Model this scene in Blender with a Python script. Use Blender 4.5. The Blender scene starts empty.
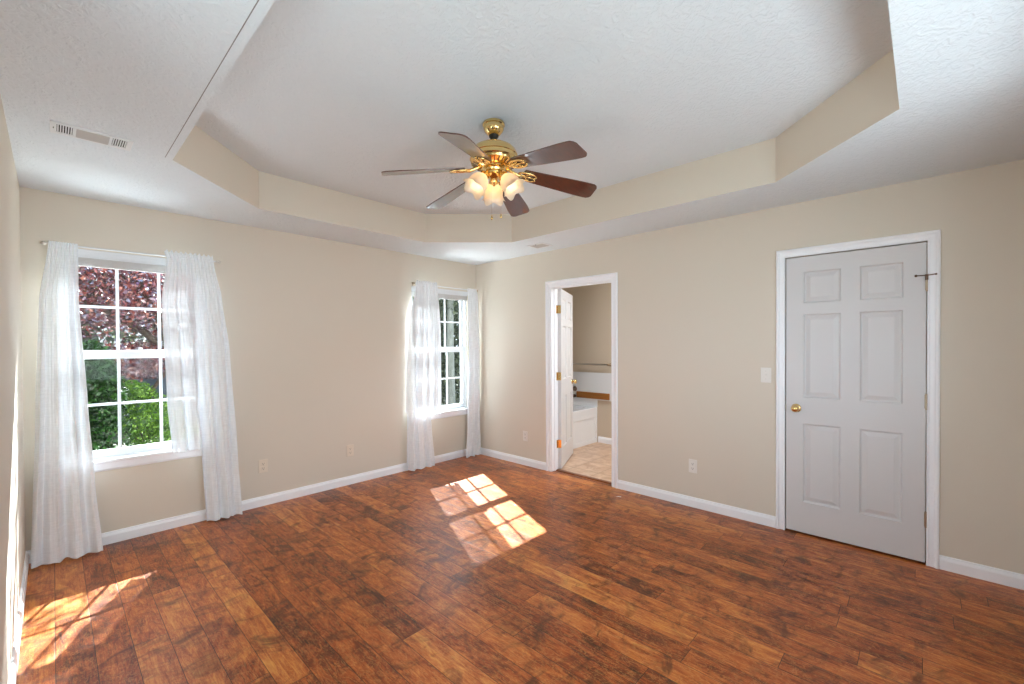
import bpy, bmesh, math, random
from mathutils import Vector, Matrix
random.seed(7)
PI = math.pi
sc = bpy.context.scene
C = sc.collection

# ------------------------------------------------------------------ camera
CAM = Vector((-3.7882, -4.2280, 1.4065))
YAW, PITCH, ROLL, FPX, SHY = 0.8125, -0.0107, -0.0050, 435.39, 7.4236
cy, sy, cp, sp, cr, sr = math.cos(YAW), math.sin(YAW), math.cos(PITCH), math.sin(PITCH), math.cos(ROLL), math.sin(ROLL)
fwd = Vector((sy * cp, cy * cp, sp)); rt = Vector((cy, -sy, 0)); up = rt.cross(fwd)
rt2 = cr * rt + sr * up; up2 = -sr * rt + cr * up
cd = bpy.data.cameras.new('camera'); cam = bpy.data.objects.new('camera', cd); C.objects.link(cam)
cam.matrix_world = Matrix(((rt2.x, up2.x, -fwd.x, CAM.x), (rt2.y, up2.y, -fwd.y, CAM.y), (rt2.z, up2.z, -fwd.z, CAM.z), (0, 0, 0, 1)))
cd.sensor_width = 36; cd.lens = FPX * 36 / 1024; cd.shift_y = SHY / 1024; cd.clip_start = 0.02; cd.clip_end = 200
sc.camera = cam

# ------------------------------------------------------------------ sky, sun, exposure
w = bpy.data.worlds.new('sky'); sc.world = w; w.use_nodes = True
bg = w.node_tree.nodes['Background']; bg.inputs[0].default_value = (0.86, 0.96, 1.12, 1); bg.inputs[1].default_value = 3.4
sun = bpy.data.lights.new('sun', 'SUN'); sun.energy = 38; sun.angle = math.radians(0.6); sun.color = (0.93, 0.99, 1.05)
so = bpy.data.objects.new('sun', sun); C.objects.link(so); so.location = (8, 14, 14)
so.rotation_euler = Vector((-0.52, -1.13, -1.0)).to_track_quat('-Z', 'Y').to_euler()
sc.view_settings.view_transform = 'Standard'; sc.view_settings.look = 'None'
sc.view_settings.gamma = 1; sc.view_settings.use_curve_mapping = False
sc.view_settings.exposure = 0.42
FILL_FRONT, FILL_LEFT, FILL_W1, FILL_W2 = 80, 30, 56, 46
def portal(name, loc, size, rot):
    l = bpy.data.lights.new(name, 'AREA'); l.shape = 'RECTANGLE'; l.size, l.size_y = size; l.cycles.is_portal = True
    o = bpy.data.objects.new(name, l); C.objects.link(o); o.location = loc; o.rotation_euler = rot
portal('window_portal', (-3.335, 0.15, 1.32), (0.84, 1.44), (-PI / 2, 0, 0))
portal('window_portal.001', (-0.56, 0.15, 1.32), (0.84, 1.44), (-PI / 2, 0, 0))
portal('window_portal.002', (-2.5, -4.88, 1.5), (2.6, 1.3), (PI / 2, 0, 0))
def fill_light(name, loc, size, aim, watts):
    l = bpy.data.lights.new(name, 'AREA'); l.shape = 'RECTANGLE'; l.size, l.size_y = size; l.energy = watts; l.color = (0.90, 0.98, 1.08)
    o = bpy.data.objects.new(name, l); C.objects.link(o); o.location = loc; o.rotation_euler = Vector(aim).to_track_quat('-Z', 'Y').to_euler()
fill_light('fill_light', (-2.5, -5.25, 0.75), (2.4, 1.2), (0, 1, .2), FILL_FRONT)          # added fill lamp outside the added window behind the viewer
fill_light('fill_light.001', (-4.45, -3.3, 0.75), (1.3, 1.2), (1, 0, .12), FILL_LEFT)        # added fill lamp outside the added side window
fill_light('fill_light.002', (-3.335, .75, 0.02), (1.3, .8), (.1, -1, 1.25), FILL_W1)          # added low fill lamp below the first window, imitates ground bounce
fill_light('fill_light.003', (-.56, .75, 0.02), (1.3, .8), (-.1, -1, 1.25), FILL_W2)  # added low fill lamp below the corner window
try:
    sc.cycles.max_bounces = 14; sc.cycles.diffuse_bounces = 8; sc.cycles.transparent_max_bounces = 24
    sc.cycles.sample_clamp_indirect = 12; sc.cycles.use_denoising = True; sc.cycles.caustics_reflective = False
except Exception: pass

# ------------------------------------------------------------------ materials
def lin(h):
    r = []
    for c in (h >> 16 & 255, h >> 8 & 255, h & 255):
        c /= 255; r.append(c / 12.92 if c <= .04045 else ((c + .055) / 1.055) ** 2.4)
    return (*r, 1)
def mat(name, col, rough=.5, metal=0, spec=.5, **k):
    m = bpy.data.materials.new(name); m.use_nodes = True
    b = m.node_tree.nodes['Principled BSDF']
    b.inputs['Base Color'].default_value = lin(col) if isinstance(col, int) else (*col, 1)
    b.inputs['Roughness'].default_value = rough; b.inputs['Metallic'].default_value = metal
    b.inputs['Specular IOR Level'].default_value = spec
    for a, v in k.items(): b.inputs[a].default_value = v
    return m
class N:
    """small helper around a node tree"""
    def __init__(s, m): s.t = m.node_tree; s.b = s.t.nodes.get('Principled BSDF'); s.l = s.t.links
    def new(s, typ, **k):
        n = s.t.nodes.new(typ)
        for a, v in k.items(): setattr(n, a, v)
        return n
    def put(s, sock, v):
        if isinstance(v, bpy.types.NodeSocket): s.l.new(v, sock)
        else: sock.default_value = v
    def m(s, op, a, b=0., c=None):
        n = s.new('ShaderNodeMath', operation=op); s.put(n.inputs[0], a); s.put(n.inputs[1], b)
        if c is not None: s.put(n.inputs[2], c)
        return n.outputs[0]
    def xyz(s, coord='Object'):
        t = s.new('ShaderNodeTexCoord'); q = s.new('ShaderNodeSeparateXYZ'); s.l.new(t.outputs[coord], q.inputs[0]); return q.outputs
    def vec(s, x, y, z=0.):
        n = s.new('ShaderNodeCombineXYZ'); s.put(n.inputs[0], x); s.put(n.inputs[1], y); s.put(n.inputs[2], z); return n.outputs[0]
    def noise(s, v, scale, detail=3, rough=.5, dist=0.):
        n = s.new('ShaderNodeTexNoise'); s.l.new(v, n.inputs['Vector']); n.inputs['Scale'].default_value = scale
        n.inputs['Detail'].default_value = detail; n.inputs['Roughness'].default_value = rough; n.inputs['Distortion'].default_value = dist
        return n.outputs['Fac']
    def white(s, v):
        n = s.new('ShaderNodeTexWhiteNoise', noise_dimensions='3D'); s.l.new(v, n.inputs['Vector']); return n.outputs['Value']
    def ramp(s, f, stops):
        n = s.new('ShaderNodeValToRGB'); s.l.new(f, n.inputs[0]); e = n.color_ramp.elements
        while len(e) > 1: e.remove(e[0])
        e[0].position, e[0].color = stops[0][0], stops[0][1]
        for p, c in stops[1:]: x = e.new(p); x.color = c
        return n.outputs[0]
    def mix(s, f, a, b, blend='MIX'):
        n = s.new('ShaderNodeMix', data_type='RGBA', blend_type=blend); s.put(n.inputs[0], f); s.put(n.inputs[6], a); s.put(n.inputs[7], b); return n.outputs[2]
    def bump(s, h, strength, dist):
        n = s.new('ShaderNodeBump'); n.inputs['Strength'].default_value = strength; n.inputs['Distance'].default_value = dist
        s.l.new(h, n.inputs['Height']); s.l.new(n.outputs[0], s.b.inputs['Normal'])
def g(v): return (v, v, v, 1)

def wall_paint(name, col):
    m = mat(name, col, .62, spec=.3); n = N(m); x, y, z = n.xyz()
    v = n.vec(x, y, z)
    f = n.noise(v, 1.3, 3); base = lin(col)
    c = n.mix(n.m('MULTIPLY', f, .10), base, tuple(k * .8 for k in base[:3]) + (1,))
    n.l.new(c, n.b.inputs['Base Color']); n.bump(n.noise(v, 160, 2), .12, .001)
    return m
M = {}
M['wall'] = wall_paint('tan_wall_paint', 0xD9D0C1)
M['bath_wall'] = wall_paint('bathroom_wall_paint', 0xC9BBA7)
def ceiling_mat():
    m = mat('stippled_ceiling_paint', 0xDAE1E6, .8, spec=.2); n = N(m); x, y, z = n.xyz(); v = n.vec(x, y, z)
    a = n.noise(v, 26, 4, .55, 1.2); b = n.noise(v, 75, 2, .5, .6)
    r = n.ramp(a, [(.42, g(0)), (.58, g(1))])
    h = n.m('ADD', r, n.m('MULTIPLY', b, .6)); n.bump(h, .42, .006)
    return m
M['ceiling'] = ceiling_mat()
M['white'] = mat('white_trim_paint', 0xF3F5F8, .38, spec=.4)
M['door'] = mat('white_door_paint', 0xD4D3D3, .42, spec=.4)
M['vinyl'] = mat('white_vinyl', 0xDDDFE1, .35)
M['plate'] = mat('white_plastic', 0xE6E2DB, .35)
M['almond'] = mat('almond_plastic', 0xE2D6C4, .35)
M['slot'] = mat('dark_slot', 0x2A2624, .6)
M['gap'] = mat('dark_gap', 0x1A1512, .9)
M['brass'] = mat('polished_brass', (0.83, 0.60, 0.26), .14, 1)
M['old_brass'] = mat('aged_brass', (0.50, 0.40, 0.29), .35, 1)
M['bronze'] = mat('dark_bronze', (0.16, 0.10, 0.07), .4, .8)
M['nickel'] = mat('brushed_nickel', (0.62, 0.58, 0.53), .3, 1)
M['black'] = mat('black_rubber', 0x201A16, .5)
M['tub'] = mat('white_acrylic', 0xE6E8EA, .15, spec=.6)
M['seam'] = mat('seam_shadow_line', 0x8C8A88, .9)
M['shade'] = mat('grey_shade_fabric', 0xC6C3C0, .8)
M['paper'] = mat('white_paper', 0xF0EEEA, .8)
M['bulb'] = mat('frosted_bulb', 0xFFF2DD, .4)
b = M['bulb'].node_tree.nodes['Principled BSDF']; b.inputs['Emission Color'].default_value = (1, .78, .50, 1); b.inputs['Emission Strength'].default_value = 7.5

def wood_floor():
    m = mat('hand_scraped_plank_wood', 0x70401F, .3, spec=.4); n = N(m); x, y, z = n.xyz()
    W, L = .1265, 1.22
    cx = n.m('DIVIDE', n.m('ADD', x, 3.288 + W * 40), W); col = n.m('FLOOR', cx); fx = n.m('FRACT', cx)
    off = n.m('MULTIPLY', n.white(n.vec(col, 3.7, 1.1)), L)
    ry = n.m('DIVIDE', n.m('ADD', n.m('ADD', y, off), 30.), L); row = n.m('FLOOR', ry); fy = n.m('FRACT', ry)
    rnd = n.white(n.vec(col, row, .5)); rnd2 = n.white(n.vec(row, col, 9.3))
    ex = n.m('MULTIPLY', n.m('MINIMUM', fx, n.m('SUBTRACT', 1., fx)), W)
    ey = n.m('MULTIPLY', n.m('MINIMUM', fy, n.m('SUBTRACT', 1., fy)), L)
    edge = n.m('MINIMUM', ex, ey)
    s = n.m('MULTIPLY', rnd, 37.); s2 = n.m('MULTIPLY', rnd2, 23.)
    grain = n.noise(n.vec(n.m('MULTIPLY', x, 46.), n.m('MULTIPLY', y, 3.2), s), 1.6, 6, .62, 1.6)
    fig = n.noise(n.vec(n.m('MULTIPLY', x, 8.5), n.m('MULTIPLY', y, 2.5), s2), 1.3, 6, .62, 1.8)
    smud = n.noise(n.vec(n.m('MULTIPLY', x, 4.), n.m('MULTIPLY', y, 5.5), s), 1.1, 5, .65, 1.2)
    t = n.m('ADD', n.m('MULTIPLY', fig, .54), n.m('MULTIPLY', grain, .46))
    t = n.m('ADD', t, n.m('MULTIPLY', n.m('SUBTRACT', rnd, .5), .17))
    c = n.ramp(t, [(.32, lin(0x441E0C)), (.42, lin(0x803914)), (.51, lin(0xA85320)), (.60, lin(0xC37132)), (.72, lin(0xDC9A4C))])
    dark = n.ramp(smud, [(.34, g(1)), (.50, g(0))])
    vein = n.m('ABSOLUTE', n.m('SUBTRACT', n.noise(n.vec(n.m('MULTIPLY', x, 16.), n.m('MULTIPLY', y, 6.), s2), 2.2, 4, .6, 1.8), .5))
    c = n.mix(n.m('MULTIPLY', n.ramp(vein, [(.0, g(1)), (.035, g(0))]), .42), c, lin(0xD9A05A))
    knots = n.ramp(n.noise(n.vec(n.m('MULTIPLY', x, 9.), n.m('MULTIPLY', y, 12.), s), 1.3, 4, .7, .6), [(.24, g(1)), (.36, g(0))])
    c = n.mix(n.m('MULTIPLY', knots, .7), c, lin(0x2A130A))
    c = n.mix(n.m('MULTIPLY', dark, .68), c, lin(0x3C1B0F))
    seam = n.ramp(n.m('MULTIPLY', edge, 400.), [(.35, g(1)), (.75, g(0))])
    c = n.mix(n.m('MULTIPLY', seam, .85), c, lin(0x1C0D07)); n.l.new(c, n.b.inputs['Base Color'])
    wav = n.noise(n.vec(n.m('MULTIPLY', x, 16.), n.m('MULTIPLY', y, 5.), s), 1., 2, .5, .4)
    bev = n.m('MINIMUM', n.m('MULTIPLY', edge, 260.), 1.)
    h = n.m('ADD', n.m('MULTIPLY', wav, 1.1), n.m('ADD', n.m('MULTIPLY', bev, .5), n.m('MULTIPLY', grain, .16)))
    n.bump(h, .42, .0022)
    n.put(n.b.inputs['Roughness'], n.m('ADD', .24, n.m('MULTIPLY', grain, .14)))
    return m
M['floor'] = wood_floor()
def tile_floor():
    m = mat('bathroom_stone_tile', 0xC9A88C, .35); n = N(m); x, y, z = n.xyz()
    fx = n.m('FRACT', n.m('DIVIDE', n.m('ADD', x, 9.93), .33)); fy = n.m('FRACT', n.m('DIVIDE', n.m('ADD', y, 9.9), .33))
    e = n.m('MINIMUM', n.m('MINIMUM', fx, n.m('SUBTRACT', 1., fx)), n.m('MINIMUM', fy, n.m('SUBTRACT', 1., fy)))
    f = n.noise(n.vec(x, n.m('MULTIPLY', y, 1.), z), 7, 5, .6, 1.)
    c = n.ramp(f, [(.3, lin(0xB48D70)), (.5, lin(0xC9A88B)), (.7, lin(0xDABFA5))])
    c = n.mix(n.ramp(e, [(.008, g(1)), (.018, g(0))]), c, lin(0xA88A72)); n.l.new(c, n.b.inputs['Base Color']); return m
M['tile'] = tile_floor()
def plain_wood(name, dark, light, rough=.28, sc_=(3., 60., 60.)):
    m = mat(name, dark, rough); n = N(m); x, y, z = n.xyz()
    f = n.noise(n.vec(n.m('MULTIPLY', x, sc_[0]), n.m('MULTIPLY', y, sc_[1]), n.m('MULTIPLY', z, sc_[2])), 1., 5, .6, .6)
    n.l.new(n.ramp(f, [(.3, lin(dark)), (.7, lin(light))]), n.b.inputs['Base Color']); return m
M['blade'] = plain_wood('mahogany_blade_veneer', 0x34110A, 0x541F12, .3)
M['blade'].node_tree.nodes['Principled BSDF'].inputs['Coat Weight'].default_value = 1
M['blade'].node_tree.nodes['Principled BSDF'].inputs['Coat IOR'].default_value = 1.5
M['brownstrip'] = plain_wood('brown_wood', 0x8A531F, 0xA4692C, .4, (60., 3., 60.))
M['threshold'] = plain_wood('stained_threshold_wood', 0x6B361B, 0x8C5128, .3, (60., 4., 60.))
M['bark'] = plain_wood('tree_bark', 0x241B16, 0x44382F, .9, (20., 20., 4.))
M['pale_bark'] = plain_wood('pale_tree_bark', 0x5C5E58, 0x7C7E76, .9, (20., 20., 4.))

def sheer():
    m = bpy.data.materials.new('sheer_white_voile'); m.use_nodes = True; t = m.node_tree; t.nodes.clear(); n = N(m)
    out = n.new('ShaderNodeOutputMaterial'); x, y, z = n.xyz()
    di = n.new('ShaderNodeBsdfDiffuse'); di.inputs[0].default_value = (.86, .89, .92, 1)
    tl = n.new('ShaderNodeBsdfTranslucent'); tl.inputs[0].default_value = (.90, .91, .93, 1)
    tr = n.new('ShaderNodeBsdfTransparent')
    a = n.new('ShaderNodeMixShader'); a.inputs[0].default_value = .02; n.l.new(di.outputs[0], a.inputs[1]); n.l.new(tl.outputs[0], a.inputs[2])
    slub = n.noise(n.vec(n.m('MULTIPLY', x, 14.), y, n.m('MULTIPLY', z, 130.)), 1., 3, .7)
    slubv = n.noise(n.vec(n.m('MULTIPLY', x, 150.), y, n.m('MULTIPLY', z, 9.)), 1., 3, .7)
    f = n.m('ADD', n.m('MULTIPLY', n.m('ADD', slub, slubv), .26), -.14)
    b_ = n.new('ShaderNodeMixShader'); n.l.new(f, b_.inputs[0]); n.l.new(a.outputs[0], b_.inputs[1]); n.l.new(tr.outputs[0], b_.inputs[2])
    n.l.new(b_.outputs[0], out.inputs[0]); return m
M['sheer'] = sheer()
def glass():
    m = bpy.data.materials.new('clear_window_glass'); m.use_nodes = True; t = m.node_tree; t.nodes.clear(); n = N(m)
    out = n.new('ShaderNodeOutputMaterial'); tr = n.new('ShaderNodeBsdfTransparent'); tr.inputs[0].default_value = (.95, .97, .96, 1)
    gl = n.new('ShaderNodeBsdfGlossy'); gl.inputs['Roughness'].default_value = .02
    fr = n.new('ShaderNodeFresnel'); fr.inputs[0].default_value = 1.45
    a = n.new('ShaderNodeMixShader'); n.l.new(n.m('MULTIPLY', fr.outputs[0], .12), a.inputs[0]); n.l.new(tr.outputs[0], a.inputs[1]); n.l.new(gl.outputs[0], a.inputs[2])
    n.l.new(a.outputs[0], out.inputs[0]); return m
M['glass'] = glass()
def shade_glass():
    m = bpy.data.materials.new('frosted_tulip_glass'); m.use_nodes = True; t = m.node_tree; t.nodes.clear(); n = N(m)
    out = n.new('ShaderNodeOutputMaterial'); di = n.new('ShaderNodeBsdfDiffuse'); di.inputs[0].default_value = (.9, .84, .74, 1)
    tl = n.new('ShaderNodeBsdfTranslucent'); tl.inputs[0].default_value = (1, .86, .68, 1); gl = n.new('ShaderNodeBsdfGlossy'); gl.inputs['Roughness'].default_value = .15
    a = n.new('ShaderNodeMixShader'); a.inputs[0].default_value = .6; n.l.new(di.outputs[0], a.inputs[1]); n.l.new(tl.outputs[0], a.inputs[2])
    b_ = n.new('ShaderNodeMixShader'); b_.inputs[0].default_value = .08; n.l.new(a.outputs[0], b_.inputs[1]); n.l.new(gl.outputs[0], b_.inputs[2])
    n.l.new(b_.outputs[0], out.inputs[0]); return m
M['tulip'] = shade_glass()
def leaf(name, stops, rough=.45, trans=.35):
    """leaf colour varies leaf by leaf"""
    m = bpy.data.materials.new(name); m.use_nodes = True; n = N(m)
    gi = n.new('ShaderNodeNewGeometry'); c = n.ramp(gi.outputs['Random Per Island'], [(p, lin(h)) for p, h in stops])
    n.l.new(c, n.b.inputs['Base Color']); n.b.inputs['Roughness'].default_value = rough
    tl = n.new('ShaderNodeBsdfTranslucent'); n.l.new(c, tl.inputs[0]); a = n.new('ShaderNodeMixShader'); a.inputs[0].default_value = trans
    out = n.t.nodes['Material Output']; n.l.new(n.b.outputs[0], a.inputs[1]); n.l.new(tl.outputs[0], a.inputs[2]); n.l.new(a.outputs[0], out.inputs[0]); return m
M['plum'] = leaf('plum_leaves', [(0, 0x241218), (.25, 0x4A2228), (.5, 0x7A3C34), (.65, 0x4C3C54), (.8, 0x96604E), (.92, 0x6C7690), (1, 0xC0A098)], .3)  # pale and blue-grey stops paint sky glints into the leaf colour
M['green'] = leaf('green_leaves', [(0, 0x0C1C08), (.5, 0x18380E), (1, 0x2C5418)])
M['lime'] = leaf('lime_leaves', [(0, 0x24440F), (.5, 0x446818), (1, 0x6C8E2C)])
M['olive'] = leaf('olive_leaves', [(0, 0x2A3226), (.5, 0x4A5240), (1, 0x6C7256)], .5)
def simple_noise(name, a, b_, scale, rough=.9):
    m = mat(name, a, rough); n = N(m); x, y, z = n.xyz(); f = n.noise(n.vec(x, y, z), scale, 5, .6)
    n.l.new(n.ramp(f, [(.35, lin(a)), (.65, lin(b_))]), n.b.inputs['Base Color']); return m
M['ground'] = simple_noise('mulch_and_grass', 0x2C2A1C, 0x46502C, 6)
def siding():
    m = mat('blue_grey_lap_siding', 0x3C4450, .7); n = N(m); x, y, z = n.xyz()
    f = n.m('FRACT', n.m('DIVIDE', z, .13)); n.bump(f, 1., .02); return m
M['siding'] = siding()
M['roof'] = simple_noise('grey_shingles', 0x1C1E22, 0x282A2E, 20)

# ------------------------------------------------------------------ mesh helpers
class MB:
    def __init__(s): s.v = []; s.f = []
    def add(s, vs, fs):
        k = len(s.v); s.v += [tuple(v) for v in vs]; s.f += [tuple(i + k for i in f) for f in fs]; return s
    def box(s, a, b_):
        x0, y0, z0 = (min(a[i], b_[i]) for i in range(3)); x1, y1, z1 = (max(a[i], b_[i]) for i in range(3))
        return s.add([(x0, y0, z0), (x1, y0, z0), (x1, y1, z0), (x0, y1, z0), (x0, y0, z1), (x1, y0, z1), (x1, y1, z1), (x0, y1, z1)],
                     [(0, 3, 2, 1), (4, 5, 6, 7), (0, 1, 5, 4), (1, 2, 6, 5), (2, 3, 7, 6), (3, 0, 4, 7)])
    def lathe(s, prof, mtx=None, seg=28, rf=None):
        """prof = [(radius, height)] about local z; rf(angle, t) scales the radius"""
        vs = []; n_ = len(prof)
        for i, (r, h) in enumerate(prof):
            for k in range(seg):
                a = 2 * PI * k / seg; q = r * (rf(a, i / (n_ - 1)) if rf else 1)
                v = Vector((q * math.cos(a), q * math.sin(a), h)); vs.append(mtx @ v if mtx else v)
        fs = [(i * seg + k, i * seg + (k + 1) % seg, (i + 1) * seg + (k + 1) % seg, (i + 1) * seg + k) for i in range(n_ - 1) for k in range(seg)]
        return s.add(vs, fs)
    def tube(s, pts, r, seg=10, caps=True):
        pts = [Vector(p) for p in pts]; rr = r if isinstance(r, (list, tuple)) else [r] * len(pts); vs = []
        for i, p in enumerate(pts):
            d = (pts[min(i + 1, len(pts) - 1)] - pts[max(i - 1, 0)]).normalized()
            u = d.cross(Vector((0, 0, 1)) if abs(d.z) < .9 else Vector((1, 0, 0))).normalized(); v = d.cross(u)
            for k in range(seg):
                a = 2 * PI * k / seg; vs.append(p + rr[i] * (math.cos(a) * u + math.sin(a) * v))
        n_ = len(pts); fs = [(i * seg + k, i * seg + (k + 1) % seg, (i + 1) * seg + (k + 1) % seg, (i + 1) * seg + k) for i in range(n_ - 1) for k in range(seg)]
        if caps: fs += [tuple(range(seg))[::-1], tuple((n_ - 1) * seg + k for k in range(seg))]
        return s.add(vs, fs)
    def prism(s, prof, a, b_, axis):
        """prof (p, q) in the plane normal to axis ('x' or 'y'), extruded from a to b"""
        k = len(prof); f = (lambda t, p, q: (t, p, q)) if axis == 'x' else (lambda t, p, q: (p, t, q))
        vs = [f(a, p, q) for p, q in prof] + [f(b_, p, q) for p, q in prof]
        return s.add(vs, [tuple(range(k)), tuple(range(k, 2 * k))[::-1]] + [(i, (i + 1) % k, k + (i + 1) % k, k + i) for i in range(k)])
    def sphere(s, c, r, seg=16, ring=10, sz=1.):
        prof = [(max(1e-4, r * math.sin(PI * i / ring)), -r * sz * math.cos(PI * i / ring)) for i in range(ring + 1)]
        return s.lathe(prof, Matrix.Translation(c), seg)
    def build(s, name, m, parent=None, smooth=False, bevel=0, loc=None):
        me = bpy.data.meshes.new(name); org = Vector(loc) if loc else Vector((0, 0, 0))
        me.from_pydata([tuple(Vector(v) - org) for v in s.v], [], s.f)
        for mm in (m if isinstance(m, (list, tuple)) else [m]): me.materials.append(mm)
        bm = bmesh.new(); bm.from_mesh(me); bmesh.ops.recalc_face_normals(bm, faces=bm.faces) if len(s.f) < 20000 else None
        bm.to_mesh(me); bm.free()
        if smooth:
            for p in me.polygons: p.use_smooth = True
        me.update(); o = bpy.data.objects.new(name, me); C.objects.link(o); o.location = org
        if parent: o.parent = parent; o.matrix_parent_inverse = parent.matrix_world.inverted() if False else Matrix.Translation(-parent_world(parent))
        if bevel:
            b_ = o.modifiers.new('bevel', 'BEVEL'); b_.width = bevel; b_.segments = 2; b_.limit_method = 'ANGLE'; b_.angle_limit = .6
        if smooth == 'auto':
            e = o.modifiers.new('split', 'EDGE_SPLIT'); e.split_angle = math.radians(38)
        return o
def parent_world(p):
    v = Vector((0, 0, 0))
    while p: v += p.location; p = None if not p.parent else None
    return v
def tag(o, label=None, cat=None, group=None, kind=None):
    for k, v in (('label', label), ('category', cat), ('group', group), ('kind', kind)):
        if v: o[k] = v
    return o
def thing(name, label, cat, loc=(0, 0, 0), group=None, kind=None):
    o = bpy.data.objects.new(name, None); C.objects.link(o); o.location = loc; o.empty_display_size = .05
    return tag(o, label, cat, group, kind)
def part(mb, name, m, root, **k):
    """world-space mesh parented under a thing (or a part) without moving it"""
    o = mb.build(name, m, None, **k); o.parent = root
    q = Vector((0, 0, 0)); r = root
    while r: q += r.location; r = r.parent
    o.location = o.location - q
    return o
def struct(mb, name, m, label=None, cat=None, **k): return tag(mb.build(name, m, **k), label, cat, kind='structure')

# ------------------------------------------------------------------ the room
RW, RD, H, H2 = 3.922, 4.73, 2.44, 2.724
T = .115
struct(MB().box((-RW - T, -RD - T, -.05), (.09, .14, 0)), 'floor', M['floor'], 'brown hand-scraped wood plank floor of the bedroom', 'floor')
# window geometry shared by both windows
WZ0, WZ1, HW = .61, 2.078, .42
W1, W2 = -3.335, -.56
wb = MB(); xs = [-RW - T, W1 - HW, W1 + HW, W2 - HW, W2 + HW, T]
for i in range(0, 5, 2): wb.box((xs[i], 0, -.05), (xs[i + 1], .14, 2.85))
for c in (W1, W2): wb.box((c - HW, 0, -.05), (c + HW, .14, WZ0)).box((c - HW, 0, WZ1), (c + HW, .14, 2.85))
struct(wb, 'wall_back', M['wall'], 'tan painted wall with the two curtained windows', 'wall')
D1a, D1b = -1.228, -2.000      # bathroom doorway along y
D2a, D2b = -3.470, -4.240      # closed door
DZ = 2.045
wr = MB().box((0, 0, -.05), (T, D1a, 2.85)).box((0, D1b, -.05), (T, D2a, 2.85)).box((0, D2b, -.05), (T, -RD - T, 2.85))
wr.box((0, D1a, DZ), (T, D1b, 2.85)).box((0, D2a, DZ), (T, D2b, 2.85)).box((.07, D2a, 0), (T, D2b, DZ))
struct(wr, 'wall_right', M['wall'], 'tan painted wall with the open doorway and the closed door', 'wall')
LY0, LY1, LZ0, LZ1 = -2.65, -3.95, .75, 2.1
struct(MB().box((-RW - T, .0, -.05), (-RW, LY0, 2.85)).box((-RW - T, LY1, -.05), (-RW, -RD - T, 2.85)).box((-RW - T, LY0, -.05), (-RW, LY1, LZ0)).box((-RW - T, LY0, LZ1), (-RW, LY1, 2.85)), 'wall_left', M['wall'], 'narrow strip of tan wall beside the longer sheer curtain at the picture edge', 'wall')
wf = MB(); NX0, NX1, NZ0, NZ1 = -3.75, -1.25, .85, 2.1
wf.box((-RW, -RD, -.05), (NX0, -RD - T, 2.85)).box((NX1, -RD, -.05), (0, -RD - T, 2.85)).box((NX0, -RD, -.05), (NX1, -RD - T, NZ0)).box((NX0, -RD, NZ1), (NX1, -RD - T, 2.85))
struct(wf, 'wall_front', M['wall'], 'tan wall behind the viewer with a window added for light', 'wall')
struct(MB().box((-RW - T, -RD - T, H2), (T, .14, H2 + .1)), 'ceiling', M['ceiling'], 'white textured upper ceiling inside the tray', 'ceiling')
XL, XR, YB, YF, CH = -3.318, -.588, -.585, -4.144, .613
octo = [(XL + CH, YB), (XR - CH, YB), (XR, YB - CH), (XR, YF + CH), (XR - CH, YF), (XL + CH, YF), (XL, YF + CH), (XL, YB - CH)]
rc = [(-RW, 0), (0, 0), (0, -RD), (-RW, -RD)]
V = [(x, y, H) for x, y in rc + octo]
ring = MB().add(V, [(0, 1, 5, 4), (1, 6, 5), (1, 2, 7, 6), (2, 8, 7), (2, 3, 9, 8), (3, 10, 9), (3, 0, 11, 10), (0, 4, 11)])
ringo = struct(ring, 'ceiling', M['ceiling'], 'white textured lower ceiling border around the tray', 'ceiling')
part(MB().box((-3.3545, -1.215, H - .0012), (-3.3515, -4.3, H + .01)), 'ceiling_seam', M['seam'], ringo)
ris = MB()
for i in range(8):
    a, b_ = octo[i], octo[(i + 1) % 8]
    ris.add([(a[0], a[1], H), (b_[0], b_[1], H), (b_[0], b_[1], H2), (a[0], a[1], H2)], [(0, 1, 2, 3)])
struct(ris, 'wall_tray', M['wall'], 'tan painted riser of the octagonal ceiling tray', 'wall')

BP = [(0, 0), (.014, 0), (.014, .058), (.011, .068), (.008, .074), (.007, .082), (.003, .085), (0, .085)]
def baseboard(name, label, segs):
    mb = MB()
    for wall, a, b_ in segs:
        if wall == 'back': mb.prism([(-p, q) for p, q in BP], a, b_, 'x')
        if wall == 'right': mb.prism([(-p, q) for p, q in BP], a, b_, 'y')
        if wall == 'left': mb.prism([(-RW + p, q) for p, q in BP], a, b_, 'y')
        if wall == 'front': mb.prism([(-RD + p, q) for p, q in BP], a, b_, 'x')
    struct(mb, name, M['white'], label, 'baseboard')
CW = .06
baseboard('baseboard_back', 'white baseboard under the two windows', [('back', -RW, 0)])
baseboard('baseboard_right', 'white baseboard along the wall with the two doors', [('right', -.014, D1a + CW), ('right', D1b - CW, D2a + CW), ('right', D2b - CW, -RD)])
baseboard('baseboard_left', 'white baseboard on the wall strip at the picture edge', [('left', 0, -RD)])
baseboard('baseboard_front', 'white baseboard on the wall behind the viewer', [('front', -RW, 0)])

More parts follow.
